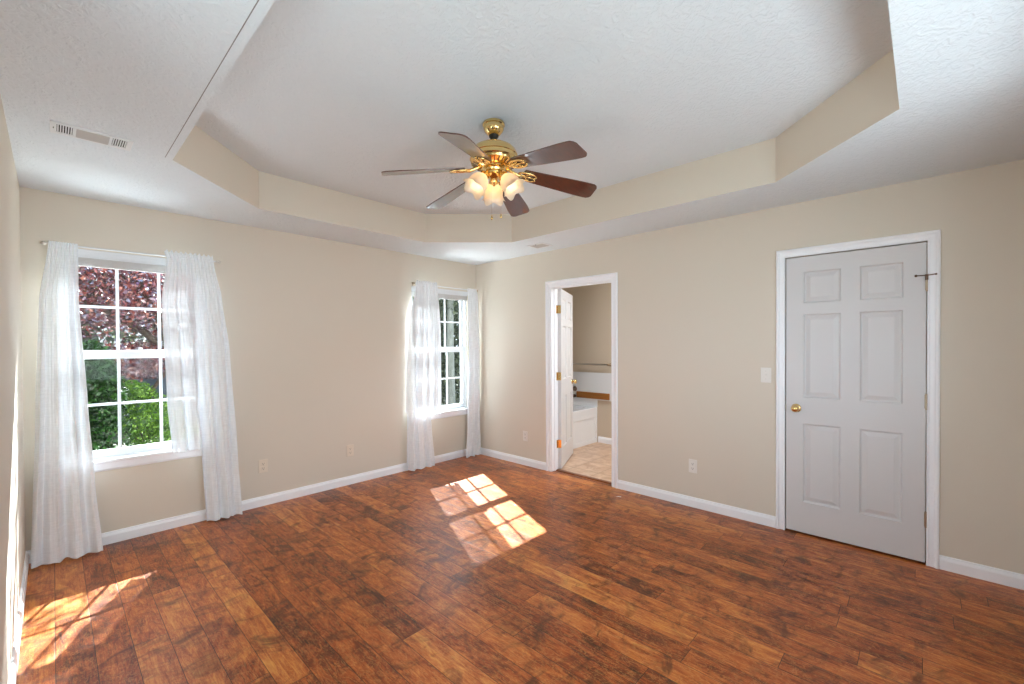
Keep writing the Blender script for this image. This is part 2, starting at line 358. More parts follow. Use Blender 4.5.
# casing: a mitred moulding around an opening; fn(a, z, depth) -> world point
CP = [(0, 0), (0, .010), (.004, .013), (.009, .013), (.013, .008), (.030, .010), (.037, .012), (.041, .019), (.049, .022), (.056, .020), (.060, .012), (.060, 0)]
def casing(a0, a1, z0, z1, fn):
    mb = MB(); rings = []
    for (a, z, da, dz) in ((a0, z0, -1, 0), (a0, z1, -1, 1), (a1, z1, 1, 1), (a1, z0, 1, 0)):
        rings.append([fn(a + da * p, z + dz * p, q) for p, q in CP])
    k = len(CP); vs = [v for r in rings for v in r]
    fs = [(i * k + j, i * k + (j + 1) % k, (i + 1) * k + (j + 1) % k, (i + 1) * k + j) for i in range(3) for j in range(k)]
    fs += [tuple(range(k)), tuple(range(3 * k, 4 * k))]
    return mb.add(vs, fs)

# ------------------------------------------------------------------ six-panel door slab
def door_slab(Wd, Hd, th, fn):
    """fn(u, z, t): u from the hinge edge, t thickness from the face 0..th"""
    mb = MB(); s_, m_, = .108, .105; pw = (Wd - 2 * s_ - m_) / 2
    us = [0, s_, s_ + pw, s_ + pw + m_, Wd - s_, Wd]; zs = [0, .225, .805, .995, 1.605, 1.685, 1.915, Hd]
    for face in (0, 1):
        t0 = 0 if face == 0 else th; sg = 1 if face == 0 else -1
        for i in range(5):
            for j in range(7):
                u0, u1, z0, z1 = us[i], us[i + 1], zs[j], zs[j + 1]
                if i in (1, 3) and j in (1, 3, 5):
                    loops = []
                    for ins, dep in ((0, 0), (.008, .012), (.015, .013), (.042, .004), (.045, .004)):
                        loops.append([fn(u0 + ins, z0 + ins, t0 + sg * dep), fn(u1 - ins, z0 + ins, t0 + sg * dep), fn(u1 - ins, z1 - ins, t0 + sg * dep), fn(u0 + ins, z1 - ins, t0 + sg * dep)])
                    vs = [v for l in loops for v in l]; n_ = len(loops)
                    mb.add(vs, [(a * 4 + k, a * 4 + (k + 1) % 4, (a + 1) * 4 + (k + 1) % 4, (a + 1) * 4 + k) for a in range(n_ - 1) for k in range(4)] + [tuple((n_ - 1) * 4 + k for k in range(4))])
                else:
                    mb.add([fn(u0, z0, t0), fn(u1, z0, t0), fn(u1, z1, t0), fn(u0, z1, t0)], [(0, 1, 2, 3)])
    c = [(0, 0), (Wd, 0), (Wd, Hd), (0, Hd)]
    for i in range(4):
        a, b_ = c[i], c[(i + 1) % 4]; mb.add([fn(*a, 0), fn(*b_, 0), fn(*b_, th), fn(*a, th)], [(0, 1, 2, 3)])
    return mb
def knob(root, p, axis, name='door_knob'):
    mx = Matrix.Translation(p) @ Vector(axis).to_track_quat('Z', 'Y').to_matrix().to_4x4()
    k = part(MB().lathe([(.001, .062), (.012, .061), (.021, .056), (.026, .047), (.027, .040), (.024, .032), (.016, .026), (.011, .022), (.011, .006)], mx), name, M['brass'], root, smooth=True)
    part(MB().lathe([(.0115, .010), (.020, .009), (.029, .006), (.032, .002), (.032, 0)], mx), 'rosette', M['brass'], k, smooth=True)
    return k
# closed door
d2 = thing('door_2', 'closed white six-panel door with a brass knob', 'door', (0, (D2a + D2b) / 2, 0), kind='structure')
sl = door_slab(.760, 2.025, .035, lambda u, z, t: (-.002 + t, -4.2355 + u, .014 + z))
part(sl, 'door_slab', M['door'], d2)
part(casing(D2b, D2a, 0, DZ, lambda a, z, q: (-q, a, z)), 'casing', M['white'], d2)
part(MB().box((.0, D2a, 0), (.07, D2a + .004, DZ)).box((.0, D2b, 0), (.07, D2b - .004, DZ)).box((0, D2a, DZ), (.07, D2b, DZ + .004)), 'door_jamb', M['white'], d2)
knob(d2, (-.002, -3.540, .927), (-1, 0, 0))
part(MB().box((-.0035, -3.4765, .90), (.02, -3.4735, .955)), 'latch_plate', M['old_brass'], d2)
for z, pin in ((1.78, 1), (1.034, 0), (.29, 0)):
    h = MB().tube([(-.010, -4.238, z - .045), (-.010, -4.238, z + .045)], .0052, 12)
    for q in (-.047, .047): h.sphere((-.010, -4.238, z + q), .006, 10, 6)
    h.box((-.0045, -4.246, z - .043), (-.0025, -4.230, z + .043))
    hg = part(h, 'hinge', M['old_brass'], d2, smooth='auto')
    if pin:
        s2 = MB().tube([(-.018, -4.238, 1.829), (-.050, -4.190, 1.826)], .0035, 8).tube([(-.018, -4.238, 1.829), (-.030, -4.276, 1.831)], .0035, 8)
        s2.sphere((-.052, -4.188, 1.826), .008, 10, 8).sphere((-.028, -4.279, 1.831), .006, 10, 8).tube([(-.010, -4.238, 1.80), (-.010, -4.238, 1.836)], .008, 10)
        part(s2, 'door_stop', M['bronze'], hg, smooth='auto')
# bathroom door, standing open into the bathroom
d1 = thing('door_1', 'white door standing open into the bathroom', 'door', (0, (D1a + D1b) / 2, 0), kind='structure')
th = math.radians(25.5); hp = Vector((T + .014, D1a - .047, .012)); du = Vector((math.cos(th), math.sin(th), 0)); dn = Vector((-math.sin(th), math.cos(th), 0))
sl = door_slab(.745, 2.02, .035, lambda u, z, t: tuple(hp + du * u + dn * t + Vector((0, 0, z))))
part(sl, 'door_slab', M['door'], d1)
kp = hp + du * .68 + Vector((0, 0, .925)); knob(d1, kp, -dn); knob(d1, kp + dn * .035, dn)
part(casing(D1b, D1a, 0, DZ, lambda a, z, q: (-q, a, z)), 'casing', M['white'], d1)
part(MB().box((-.002, D1a, 0), (T + .002, D1a - .012, DZ)).box((-.002, D1b, 0), (T + .002, D1b + .012, DZ)).box((-.002, D1a, DZ), (T + .002, D1b, DZ - .012))
     .box((.045, D1a - .012, 0), (.075, D1a - .022, DZ)).box((.045, D1b + .012, 0), (.075, D1b + .022, DZ)).box((.045, D1a, DZ - .012), (.075, D1b, DZ - .022)), 'door_jamb', M['white'], d1, bevel=.002)
for z in (1.80, 1.05, .29):
    h = MB().tube([(T + .006, D1a - .010, z - .045), (T + .006, D1a - .010, z + .045)], .007, 12)
    h.box((T - .034, D1a - .0125, z - .045), (T + .004, D1a - .0145, z + .045))
    a = hp + Vector((0, 0, z - hp.z)); 
    vs = [tuple(a + du * -.002 + dn * t + Vector((0, 0, s))) for s in (-.045, .045) for t in (.001, .034)] + [tuple(a + dn * t + Vector((0, 0, s))) for s in (-.045, .045) for t in (.001, .034)]
    h.add(vs, [(0, 1, 3, 2), (4, 5, 7, 6), (0, 1, 5, 4), (2, 3, 7, 6), (0, 2, 6, 4), (1, 3, 7, 5)])
    part(h, 'hinge', M['brass'], d1, smooth='auto')
# ------------------------------------------------------------------ bathroom
BX = 1.60
struct(MB().box((.09, .14, -.05), (BX + .1, -3.0, 0)), 'bathroom_floor', M['tile'], 'beige stone tile floor inside the bathroom', 'floor')
tag(MB().prism([(.055, 0), (.115, 0), (.112, .006), (.10, .009), (.07, .009), (.058, .006)], D1a - .012, D1b + .012, 'y').build('threshold', M['threshold']), 'narrow brown wooden threshold strip in the bathroom doorway', 'threshold', kind='structure')
struct(MB().box((BX, .1, 0), (BX + .1, -3.0, 2.6)), 'wall_bathroom_right', M['bath_wall'], 'tan bathroom wall behind the towel bar', 'wall')
struct(MB().box((T, 0, 0), (BX, .1, 2.6)), 'wall_bathroom_back', M['bath_wall'], 'tan bathroom wall at the end of the tub', 'wall')
struct(MB().box((T, -2.9, 0), (BX, -3.0, 2.6)), 'wall_bathroom_front', M['bath_wall'], 'tan bathroom wall opposite the tub', 'wall')
struct(MB().box((T, .1, H), (BX + .1, -3.0, H + .1)), 'bathroom_ceiling', M['ceiling'], 'white bathroom ceiling', 'ceiling')
struct(MB().prism([(BX - p, q) for p, q in BP], -.83, -2.9, 'y'), 'baseboard_bathroom', M['white'], 'white baseboard beside the bathtub', 'baseboard')
lp = bpy.data.lights.new('bathroom_fill_light', 'AREA'); lp.shape = 'DISK'; lp.size = .35; lp.energy = 30; lp.color = (.86, .94, 1.05)  # unseen area light added to brighten the bathroom, no fixture
lo = bpy.data.objects.new('bathroom_fill_light', lp); C.objects.link(lo); lo.location = (.85, -2.35, H - .02)
# tub
tb = thing('bathtub', 'white panelled bathtub seen through the doorway', 'bathtub', (1.2, -.4, 0))
X0, X1, Y0, Y1, TZ = .30, BX - .002, -.815, -.002, .505
basin = MB(); o4 = [(X0, Y0), (X1, Y0), (X1, Y1), (X0, Y1)]
def rr(ins, z, r):
    pts = []; cs = [(X0 + ins + r, Y0 + ins + r, PI), (X1 - ins - r, Y0 + ins + r, 1.5 * PI), (X1 - ins - r, Y1 - ins - r, 0), (X0 + ins + r, Y1 - ins - r, .5 * PI)]
    for cx_, cy_, a0 in cs:
        for k in range(6): a = a0 + k * PI / 10; pts.append((cx_ + r * math.cos(a), cy_ + r * math.sin(a), z))
    return pts
lps = [rr(0, .41, .005), rr(0, TZ - .01, .005), rr(.008, TZ, .008), rr(.09, TZ, .12), rr(.105, TZ - .02, .12), rr(.15, .15, .12), rr(.22, .10, .10)]
vs = [p for l in lps for p in l]; basin.add(vs, [(a * 24 + k, a * 24 + (k + 1) % 24, (a + 1) * 24 + (k + 1) % 24, (a + 1) * 24 + k) for a in range(6) for k in range(24)] + [tuple(6 * 24 + k for k in range(24))])
part(basin, 'basin', M['tub'], tb, smooth='auto')
ap = MB().box((X0, Y0 + .012, 0), (X1, Y0 + .04, .41))
ap.box((X0, Y0 + .002, .36), (X1, Y0 + .03, .41)).box((X0, Y0 + .002, 0), (X1, Y0 + .03, .06)).box((X1 - .05, Y0 + .002, .06), (X1, Y0 + .03, .36)).box((X0, Y0 + .002, .06), (X0 + .05, Y0 + .03, .36))
part(ap, 'apron_panel', M['tub'], tb, bevel=.004)
sp_ = struct(MB().box((BX - .012, -.004, TZ), (BX - .0005, -.815, 1.0)).box((BX - .012, -.815, .605), (BX - .0005, -1.10, 1.0)), 'trim_1', M['tub'], 'white splash panel on the bathroom wall above the tub', 'wall panel')
tag(MB().box((BX - .034, -.47, .622), (BX - .0125, -1.022, .712)).build('wall_strip', M['brownstrip'], bevel=.003), 'brown wooden strip on the white panel above the bathtub', 'wooden strip')
tw = thing('towel_bar', 'metal towel bar on the tan bathroom wall above the white panel', 'towel bar', (BX, -.7, 1.12))
part(MB().tube([(BX - .06, -.385, 1.12), (BX - .06, -1.03, 1.12)], .011, 12), 'bar', M['nickel'], tw, smooth='auto')
for y in (-.385, -1.03):
    mx = Matrix.Translation((BX, y, 1.12)) @ Vector((-1, 0, 0)).to_track_quat('Z', 'Y').to_matrix().to_4x4()
    part(MB().lathe([(.001, .078), (.014, .076), (.018, .06), (.012, .045), (.012, .012), (.024, .008), (.026, 0)], mx, 18), 'bracket', M['old_brass'], tw, smooth=True)
fc = thing('tub_faucet', 'dark metal faucet above the end of the bathtub', 'faucet', (BX, -.43, .68))
part(MB().tube([(BX - .012, -.43, .64), (BX - .08, -.43, .645), (BX - .13, -.43, .635), (BX - .145, -.43, .60)], [.022, .02, .018, .016], 12), 'spout', M['bronze'], fc, smooth='auto')
mx = Matrix.Translation((BX - .012, -.43, .745)) @ Vector((-1, 0, 0)).to_track_quat('Z', 'Y').to_matrix().to_4x4()
part(MB().lathe([(.001, .06), (.02, .058), (.028, .045), (.024, .03), (.012, .02), (.035, .012), (.038, 0)], mx, 16), 'valve_handle', M['bronze'], fc, smooth=True)

# ------------------------------------------------------------------ windows
def window(name, label, cx_):
    root = thing(name, label, 'window', (cx_, 0, WZ0), kind='structure')
    g0, g1 = cx_ - .36, cx_ + .36
    fr = MB().box((cx_ - HW, .03, WZ0), (cx_ - HW + .018, .14, WZ1)).box((cx_ + HW - .018, .03, WZ0), (cx_ + HW, .14, WZ1)).box((cx_ - HW, .002, WZ1 - .038), (cx_ + HW, .14, WZ1)).box((cx_ - HW, -.004, WZ1 - .006), (cx_ + HW, .006, WZ1 + .004)).box((cx_ - HW, 0, WZ0 - .001), (cx_ + HW, .14, WZ0 + .006))
    pass
    part(fr, 'window_frame', M['vinyl'], root)
    part(MB().box((cx_ - HW - .055, -.052, WZ0 - .022), (cx_ + HW + .055, .03, WZ0)), 'window_sill', M['white'], root, bevel=.005)
    part(MB().prism([(0, WZ0 - .022), (-.016, WZ0 - .022), (-.016, WZ0 - .07), (-.010, WZ0 - .084), (0, WZ0 - .086)], cx_ - HW - .035, cx_ + HW + .035, 'x'), 'apron', M['white'], root)
    def sash(nm, ya, yb, za, zb, rails):
        mb = MB().box((cx_ - HW + .018, ya, za), (g0, yb, zb)).box((g1, ya, za), (cx_ + HW - .018, yb, zb))
        mb.box((g0, ya, za), (g1, yb, za + rails[0])).box((g0, ya, zb - rails[1]), (g1, yb, zb))
        gz0, gz1 = za + rails[0], zb - rails[1]; ym = (ya + yb) / 2
        for k in (1, 2): x_ = g0 + .24 * k; mb.box((x_ - .009, ym - .007, gz0), (x_ + .009, ym + .007, gz1))
        zm = (gz0 + gz1) / 2
        for k in range(3): mb.box((g0 + .24 * k + (.009 if k else 0), ym - .007, zm - .009), (g0 + .24 * (k + 1) - (.009 if k < 2 else 0), ym + .007, zm + .009))
        o = part(mb, nm, M['vinyl'], root, bevel=.002)
        part(MB().box((g0 - .004, ym - .0015, gz0 - .004), (g1 + .004, ym + .0015, gz1 + .004)), 'glass_pane', M['glass'], o)
        return o
    ls = sash('lower_sash', .036, .068, WZ0 + .006, 1.375, (.05, .055))
    sash('upper_sash', .072, .104, 1.33, WZ1 - .038, (.052, .035))
    part(MB().box((cx_ - .03, .018, 1.3755), (cx_ + .03, .050, 1.385)).lathe([(.001, 1.40), (.012, 1.398), (.014, 1.386)], Matrix.Translation((cx_, .034, 0)), 14), 'sash_lock', M['vinyl'], ls)
    return root
window('window_1', 'white double-hung window with muntins, red-leaved tree outside', W1)
window('window_2', 'white double-hung window near the room corner, dull green trees outside', W2)
def pleated(name, label, cx_, z0):
    """honeycomb shade raised to the head of the window"""
    r = thing(name, label, 'window shade', (cx_, .02, 2.0))
    part(MB().box((cx_ - HW + .004, .004, 2.026), (cx_ + HW - .004, .029, 2.0395)), 'headrail', M['vinyl'], r, bevel=.002)
    mb = MB(); prof = []; n_ = 5; dz = (2.0255 - z0 - .012) / n_
    for k in range(n_): prof += [(.008, 2.0255 - k * dz), (.004, 2.0255 - (k + .5) * dz)]
    prof += [(.008, z0 + .012)]
    back = [(.033 - p, q) for p, q in reversed(prof)]
    part(MB().prism(prof + back, cx_ - HW + .006, cx_ + HW - .006, 'x'), 'pleats', M['shade'], r)
    part(MB().box((cx_ - HW + .006, .006, z0), (cx_ + HW - .006, .028, z0 + .0115)), 'bottom_rail', M['shade'], r, bevel=.002)
pleated('window_shade', 'grey pleated shade raised at the top of the window with the red-leaved tree', W1, 1.967)
pleated('window_shade.001', 'grey pleated shade raised at the top of the corner window', W2, 1.967)
# unseen window added behind the viewer to brighten the room
w3 = thing('added_window_front', 'wide white window added unseen behind the viewer to let in light', 'window', ((NX0 + NX1) / 2, -RD, NZ0), kind='structure')
f3 = MB().box((NX0, -RD + .01, NZ0), (NX0 + .05, -RD - .1, NZ1)).box((NX1 - .05, -RD + .01, NZ0), (NX1, -RD - .1, NZ1)).box((NX0, -RD + .01, NZ0), (NX1, -RD - .1, NZ0 + .05)).box((NX0, -RD + .01, NZ1 - .05), (NX1, -RD - .1, NZ1))
for k in (1, 2): x_ = NX0 + (NX1 - NX0) * k / 3; f3.box((x_ - .03, -RD + .01, NZ0 + .05), (x_ + .03, -RD - .1, NZ1 - .05))
part(f3, 'window_frame', M['vinyl'], w3)
part(MB().box((NX0 + .04, -RD - .05, NZ0 + .04), (NX1 - .04, -RD - .053, NZ1 - .04)), 'glass_pane', M['glass'], w3)

w4 = thing('added_window_left', 'white side window added out of view beside the viewer for fill', 'window', (-RW, (LY0 + LY1) / 2, LZ0), kind='structure')  # unseen window added so fill light enters from the left
f4 = MB()
for ya, yb, za, zb in ((LY0, LY0 - .05, LZ0, LZ1), (LY1, LY1 + .05, LZ0, LZ1), (LY0, LY1, LZ0, LZ0 + .05), (LY0, LY1, LZ1 - .05, LZ1), (LY0, LY1, 1.40, 1.45)): f4.box((-RW - .1, ya, za), (-RW + .01, yb, zb))
part(f4, 'window_frame', M['vinyl'], w4)
part(MB().box((-RW - .05, LY0 - .04, LZ0 + .04), (-RW - .053, LY1 + .04, LZ1 - .04)), 'glass_pane', M['glass'], w4)

# ------------------------------------------------------------------ curtain rods
def rod(name, label, x0, x1, z0, z1, m, fin):
    r = thing(name, label, 'curtain rod', ((x0 + x1) / 2, -.085, (z0 + z1) / 2))
    part(MB().tube([(x0, -.085, z0), (x1, -.085, z1)], .006, 12), 'rod', m, r, smooth='auto')
    for x_, z_, s in ((x0, z0, -1), (x1, z1, 1)):
        mx = Matrix.Translation((x_, -.085, z_)) @ Vector((s, 0, 0)).to_track_quat('Z', 'Y').to_matrix().to_4x4()
        part(MB().lathe([(.006, -.004), (.010, 0), (.010, .004), (.006, .007), (.0115, .014), (.013, .020), (.0115, .027), (.005, .033), (.001, .035)], mx, 16), 'finial', fin, r, smooth=True)
        xb = x_ - s * .035
        part(MB().tube([(xb, -.001, z_), (xb, -.06, z_), (xb, -.085, z_ - .008)], .0045, 8).box((xb - .008, -.004, z_ - .03), (xb + .008, -.0005, z_ + .025)), 'bracket', fin, r, smooth='auto')
rod('curtain_rod', 'thin white rod with small finials above the window beside the picture edge', -3.80, -2.875, 2.082, 2.088, M['vinyl'], M['nickel'])
rod('curtain_rod.001', 'thin rod with bronze finials above the corner window', -.995, -.075, 2.100, 2.094, M['vinyl'], M['old_brass'])

# ------------------------------------------------------------------ sheer curtains
def interp(tbl, z):
    tbl = sorted(tbl)
    if z <= tbl[0][0]: return tbl[0][1]
    for (a, p), (b_, q) in zip(tbl, tbl[1:]):
        if z <= b_:
            t = (z - a) / (b_ - a); t = t * t * (3 - 2 * t) * .5 + t * .5; return p + (q - p) * t
    return tbl[-1][1]
def curtain(name, label, left, right, bottom, folds, seed, top=2.125, rodz=2.088, ybase=-.1, outer=0, ret=0., head=True):
    rd = random.Random(seed); NU, NV = 120, 90; vs = []
    ph = [rd.random() * 6.28 for _ in range(6)]
    us = [i / NU for i in range(NU + 1)]
    for j in range(NV + 1):
        for u in us:
            zb = bottom(u); 
            if j < 8: z = top - (top - rodz + .02) * j / 8
            else: z = (rodz - .02) - (rodz - .02 - zb) * ((j - 8) / (NV - 8))
            d = max(0., min(1., (2.08 - z) / 2.08))
            xl, xr = interp(left, z), interp(right, z)
            uu = u + .012 * math.sin(2 * PI * folds * u + ph[0]) * d
            x = xl + (xr - xl) * uu
            gath = .004 * math.sin(2 * PI * folds * 3.1 * u + ph[1]) + .002 * math.sin(2 * PI * folds * 5.3 * u + ph[2])
            big = .020 * math.sin(2 * PI * folds * u + ph[3] + .9 * math.sin(3 * d + ph[4])) + .010 * math.sin(2 * PI * folds * 1.9 * u + ph[5] + 1.3 * d)
            y = -.098 + gath * (1 - .75 * d) + big * min(1, d * 2.2) + (ybase + .098) * d
            if j < 8:
                k = 1 - j / 8; z += .008 * math.sin(2 * PI * folds * 2.3 * u + ph[0]) * k if head else 0; y += .010 * math.sin(2 * PI * folds * 2.7 * u + ph[2]) * k
            if j == NV: z += .004 * math.sin(2 * PI * folds * 1.4 * u)
            if j > NV - 5: y -= .006 * math.sin(2 * PI * folds * .8 * u + ph[1]) * (j - NV + 5) / 5
            e_ = max(0., 1 - abs(u - outer) / .14); y += ret * e_ * e_ * (3 - 2 * e_) * min(1, max(0, d - .035) * 8)
            y = min(y, -.060 if z < .66 else (-.008 if ret else -.045))
            if abs(z - rodz) < .045 and y > -.0945: y = -.0945
            vs.append((min(x, -.006), y, max(z, .004)))
    R_ = NU + 1; fs = [(j * R_ + i, j * R_ + i + 1, (j + 1) * R_ + i + 1, (j + 1) * R_ + i) for j in range(NV) for i in range(NU)]
    fs = [f for f in fs if max(vs[k][2] for k in f) - min(vs[k][2] for k in f) < .3 or True]
    x0 = (vs[0][0] + vs[NU][0]) / 2
    o = thing(name, label, 'curtain', (x0, -.1, 0))
    part(MB().add(vs, fs), 'curtain_panel', M['sheer'], o, smooth=True)
    # doubled hem band
    hem = []; hf = []
    for i, u in enumerate(us):
        if bottom(u) >= .02: continue
        a = vs[NV * R_ + i]; b_ = vs[(NV - 4) * R_ + i]; hem += [(a[0], a[1] - .003, a[2]), (b_[0], b_[1] - .003, b_[2])]
        k = len(hem) - 4
        if k >= 0: hf.append((k, k + 2, k + 3, k + 1))
    part(MB().add(hem, hf), 'hem', M['sheer'], o, smooth=True)
    return o
def step(u0, hi, lo, inner_left):
    def f(u):
        t = (u - u0) / .012 * (1 if inner_left else -1); t = max(0, min(1, t)); return hi + (lo - hi) * t
    return f
curtain('curtain', 'long white sheer curtain hanging to the floor next to the picture edge', [(0, -3.900), (1.05, -3.868), (1.7, -3.845), (2.08, -3.800), (2.13, -3.798)], [(0, -3.565), (.5, -3.60), (1.04, -3.628), (1.72, -3.662), (2.08, -3.662), (2.13, -3.665)], lambda u: .012, 3.2, 3, ybase=-.145, top=2.098, rodz=2.083, head=False)
curtain('curtain.001', 'white sheer curtain with ruffled top whose inner half ends at the window sill', [(0, -3.14), (.6, -3.170), (1.0, -3.200), (1.75, -3.226), (2.06, -3.19), (2.13, -3.21)], [(0, -2.725), (.55, -2.752), (1.37, -2.792), (1.8, -2.84), (2.06, -2.89), (2.13, -2.90)], step(.43, .60, .012, True), 4.6, 5, ybase=-.105, outer=1)
curtain('curtain.002', 'white sheer curtain with ruffled top on the window side away from the corner', [(0, -1.10), (.58, -1.09), (1.0, -1.072), (1.6, -1.038), (2.09, -.99), (2.13, -.985)], [(0, -.535), (.6, -.652), (1.58, -.650), (2.09, -.685), (2.13, -.69)], step(.63, .60, .012, False), 4.2, 11, top=2.135, rodz=2.098, ybase=-.105, ret=.07)
curtain('curtain.003', 'white sheer curtain hanging to the floor right in the room corner', [(0, -.292), (.4, -.262), (1.34, -.222), (2.09, -.225), (2.13, -.225)], [(0, -.012), (.5, -.02), (1.34, -.022), (2.0, -.05), (2.13, -.085)], lambda u: .012, 2.6, 8, outer=1, top=2.112, rodz=2.095, ybase=-.11, head=False)

# ------------------------------------------------------------------ outlets and switch
def plate(name, label, cat, pos, wall, kind, m, group=None):
    """pos = coordinate along the wall, z"""
    a, z = pos
    f = (lambda u, v, t: (a + u, -t, z + v)) if wall == 'back' else (lambda u, v, t: (-t, a + u, z + v))
    r = thing(name, label, cat, f(0, 0, 0), group)
    def slab(u0, v0, u1, v1, t0, t1): 
        p, q = f(u0, v0, t0), f(u1, v1, t1); return MB().box(p, q)
    part(slab(-.036, -.058, .036, .058, 0, .006), 'cover_plate', m, r, bevel=.003)
    if kind == 'outlet':
        for s in (-1, 1):
            so_ = part(slab(-.017, s * .02 - .014, .017, s * .02 + .014, .006, .0085), 'socket', m, r, bevel=.002)
            mb = MB()
            for u in (-.007, .007): mb.box(f(u - .0012, s * .02 - .001, .0084), f(u + .0012, s * .02 + .008, .0088))
            mb.box(f(-.0025, s * .02 - .010, .0084), f(.0025, s * .02 - .005, .0088))
            part(mb, 'slots', M['slot'], so_)
    else:
        part(slab(-.006, -.012, .006, .012, .006, .008), 'toggle_collar', m, r)
        part(slab(-.004, -.002, .004, .009, .008, .018), 'toggle', m, r, bevel=.001)
        for v in (-.03, .03): part(slab(-.0025, v - .0025, .0025, v + .0025, .006, .0068), 'screw', M['nickel'], r)
    return r
plate('wall_outlet', 'cream outlet on the window wall beside the curtain of the red-tree window', 'outlet', (-2.523, .349), 'back', 'outlet', M['almond'])
plate('wall_outlet.001', 'cream outlet on the bare wall midway between the two windows', 'outlet', (-1.722, .342), 'back', 'outlet', M['almond'])
plate('wall_outlet.002', 'white outlet low on the wall between the corner curtain and the bathroom doorway', 'outlet', (-.850, .340), 'right', 'outlet', M['plate'])
plate('wall_outlet.003', 'white outlet low on the wall between the bathroom doorway and the closed door', 'outlet', (-2.783, .353), 'right', 'outlet', M['plate'])
plate('light_switch', 'white toggle light switch beside the closed door', 'light switch', (-3.341, 1.163), 'right', 'switch', M['plate'])

# ------------------------------------------------------------------ ceiling registers
def register(name, label, x0, x1, y0, y1, banks):
    cx_, cy_ = (x0 + x1) / 2, (y0 + y1) / 2; r = thing(name, label, 'air vent', (cx_, cy_, H))
    z0, z1 = H - .006, H - .0003; mb = MB(); b_ = .022
    mb.box((x0, y0, z0), (x1, y0 + b_, z1)).box((x0, y1 - b_, z0), (x1, y1, z1)).box((x0, y0 + b_, z0), (x0 + b_, y1 - b_, z1)).box((x1 - b_, y0 + b_, z0), (x1, y1 - b_, z1))
    xs_ = [x0 + b_] ; wdt = x1 - x0 - 2 * b_
    cuts = banks
    for c in cuts: mb.box((x0 + b_ + wdt * c - .006, y0 + b_, z0), (x0 + b_ + wdt * c + .006, y1 - b_, z1))
    part(mb, 'frame', M['vinyl'], r, bevel=.0015)
    part(MB().box((x0 + b_, y0 + b_, H - .0008), (x1 - b_, y1 - b_, H - .0002)), 'duct_opening', M['gap'], r)
    lo_ = x0 + b_ + (wdt * cuts[0] + .006 if cuts else 0); hi_ = x0 + b_ + (wdt * cuts[1] - .006 if len(cuts) > 1 else wdt)
    n_ = 9
    for k in range(n_):
        y = y0 + b_ + (k + .5) * (y1 - y0 - 2 * b_) / n_
        part(MB().add([(lo_, y - .006, H - .0012), (hi_, y - .006, H - .0012), (hi_, y + .004, H - .008), (lo_, y + .004, H - .008), (lo_, y - .005, H - .0010), (hi_, y - .005, H - .0010), (hi_, y + .005, H - .0078), (lo_, y + .005, H - .0078)], [(0, 1, 2, 3), (4, 5, 6, 7), (0, 3, 7, 4), (1, 2, 6, 5), (2, 3, 7, 6), (0, 1, 5, 4)]), 'slat', M['shade'], r)
    if cuts:
        for s0, s1 in ((x0 + b_, lo_ - .012), (hi_ + .012, x1 - b_)):
            for k in range(6):
                x_ = s0 + (k + .5) * (s1 - s0) / 6
                part(MB().box((x_ - .0022, y0 + b_, H - .006), (x_ + .0022, y1 - b_, H - .001)), 'slat', M['vinyl'], r)
    part(MB().box((x0 + .010, cy_ - .012, H - .009), (x0 + .013, cy_ + .0, H - .006)), 'damper_lever', M['slot'], r)
register('ceiling_vent', 'white three-bank air register on the lower ceiling near the picture edge', -3.785, -3.495, -1.342, -1.188, (.24, .76))
register('ceiling_vent.001', 'small grey air register on the lower ceiling near the room corner', -.37, -.20, -1.42, -1.21, ())

# ------------------------------------------------------------------ ceiling fan
FX, FY = -1.97, -2.365
fan = thing('ceiling_fan', 'brass ceiling fan with six mahogany blades and three lit tulip shades', 'ceiling fan', (FX, FY, 2.738))
TF = Matrix.Translation((FX, FY, 0))
part(MB().lathe([(.001, 2.735), (.062, 2.7375), (.066, 2.732), (.066, 2.722), (.060, 2.718), (.060, 2.700), (.054, 2.688), (.040, 2.672), (.030, 2.664), (.001, 2.662)], TF, 32), 'canopy', M['brass'], fan, smooth='auto')
part(MB().sphere((FX, FY, 2.660), .026, 18, 10).lathe([(.030, 2.668), (.028, 2.655), (.020, 2.644), (.013, 2.64)], TF, 20), 'hanger_ball', M['black'], fan, smooth=True)
part(MB().tube([(FX, FY, 2.645), (FX, FY, 2.605)], .013, 16).lathe([(.013, 2.632), (.020, 2.628), (.020, 2.615), (.030, 2.612)], TF, 20), 'downrod', M['brass'], fan, smooth='auto')
mot = part(MB().lathe([(.012, 2.614), (.045, 2.612), (.085, 2.603), (.115, 2.588), (.132, 2.570), (.139, 2.552), (.141, 2.542), (.136, 2.538), (.135, 2.530), (.141, 2.527), (.142, 2.516), (.137, 2.512), (.134, 2.506), (.137, 2.502), (.134, 2.494), (.120, 2.487), (.102, 2.480), (.086, 2.476), (.074, 2.474), (.070, 2.468), (.001, 2.466)], TF, 48), 'motor_housing', M['brass'], fan, smooth='auto')
vent = MB()
for k in range(30):
    a = 2 * PI * k / 30; vent.tube([(FX + .128 * math.cos(a), FY + .128 * math.sin(a), 2.4895), (FX + .100 * math.cos(a), FY + .100 * math.sin(a), 2.479)], .0035, 6)
part(vent, 'vent_slots', M['bronze'], mot)
part(MB().lathe([(.040, 2.470), (.058, 2.468), (.062, 2.458), (.058, 2.448), (.046, 2.444), (.044, 2.436), (.050, 2.432), (.052, 2.424), (.044, 2.416), (.030, 2.410), (.022, 2.404), (.024, 2.394), (.020, 2.382), (.010, 2.372), (.007, 2.366), (.001, 2.362)], TF, 32), 'switch_housing', M['brass'], fan, smooth='auto')
PITCHB = math.radians(13)
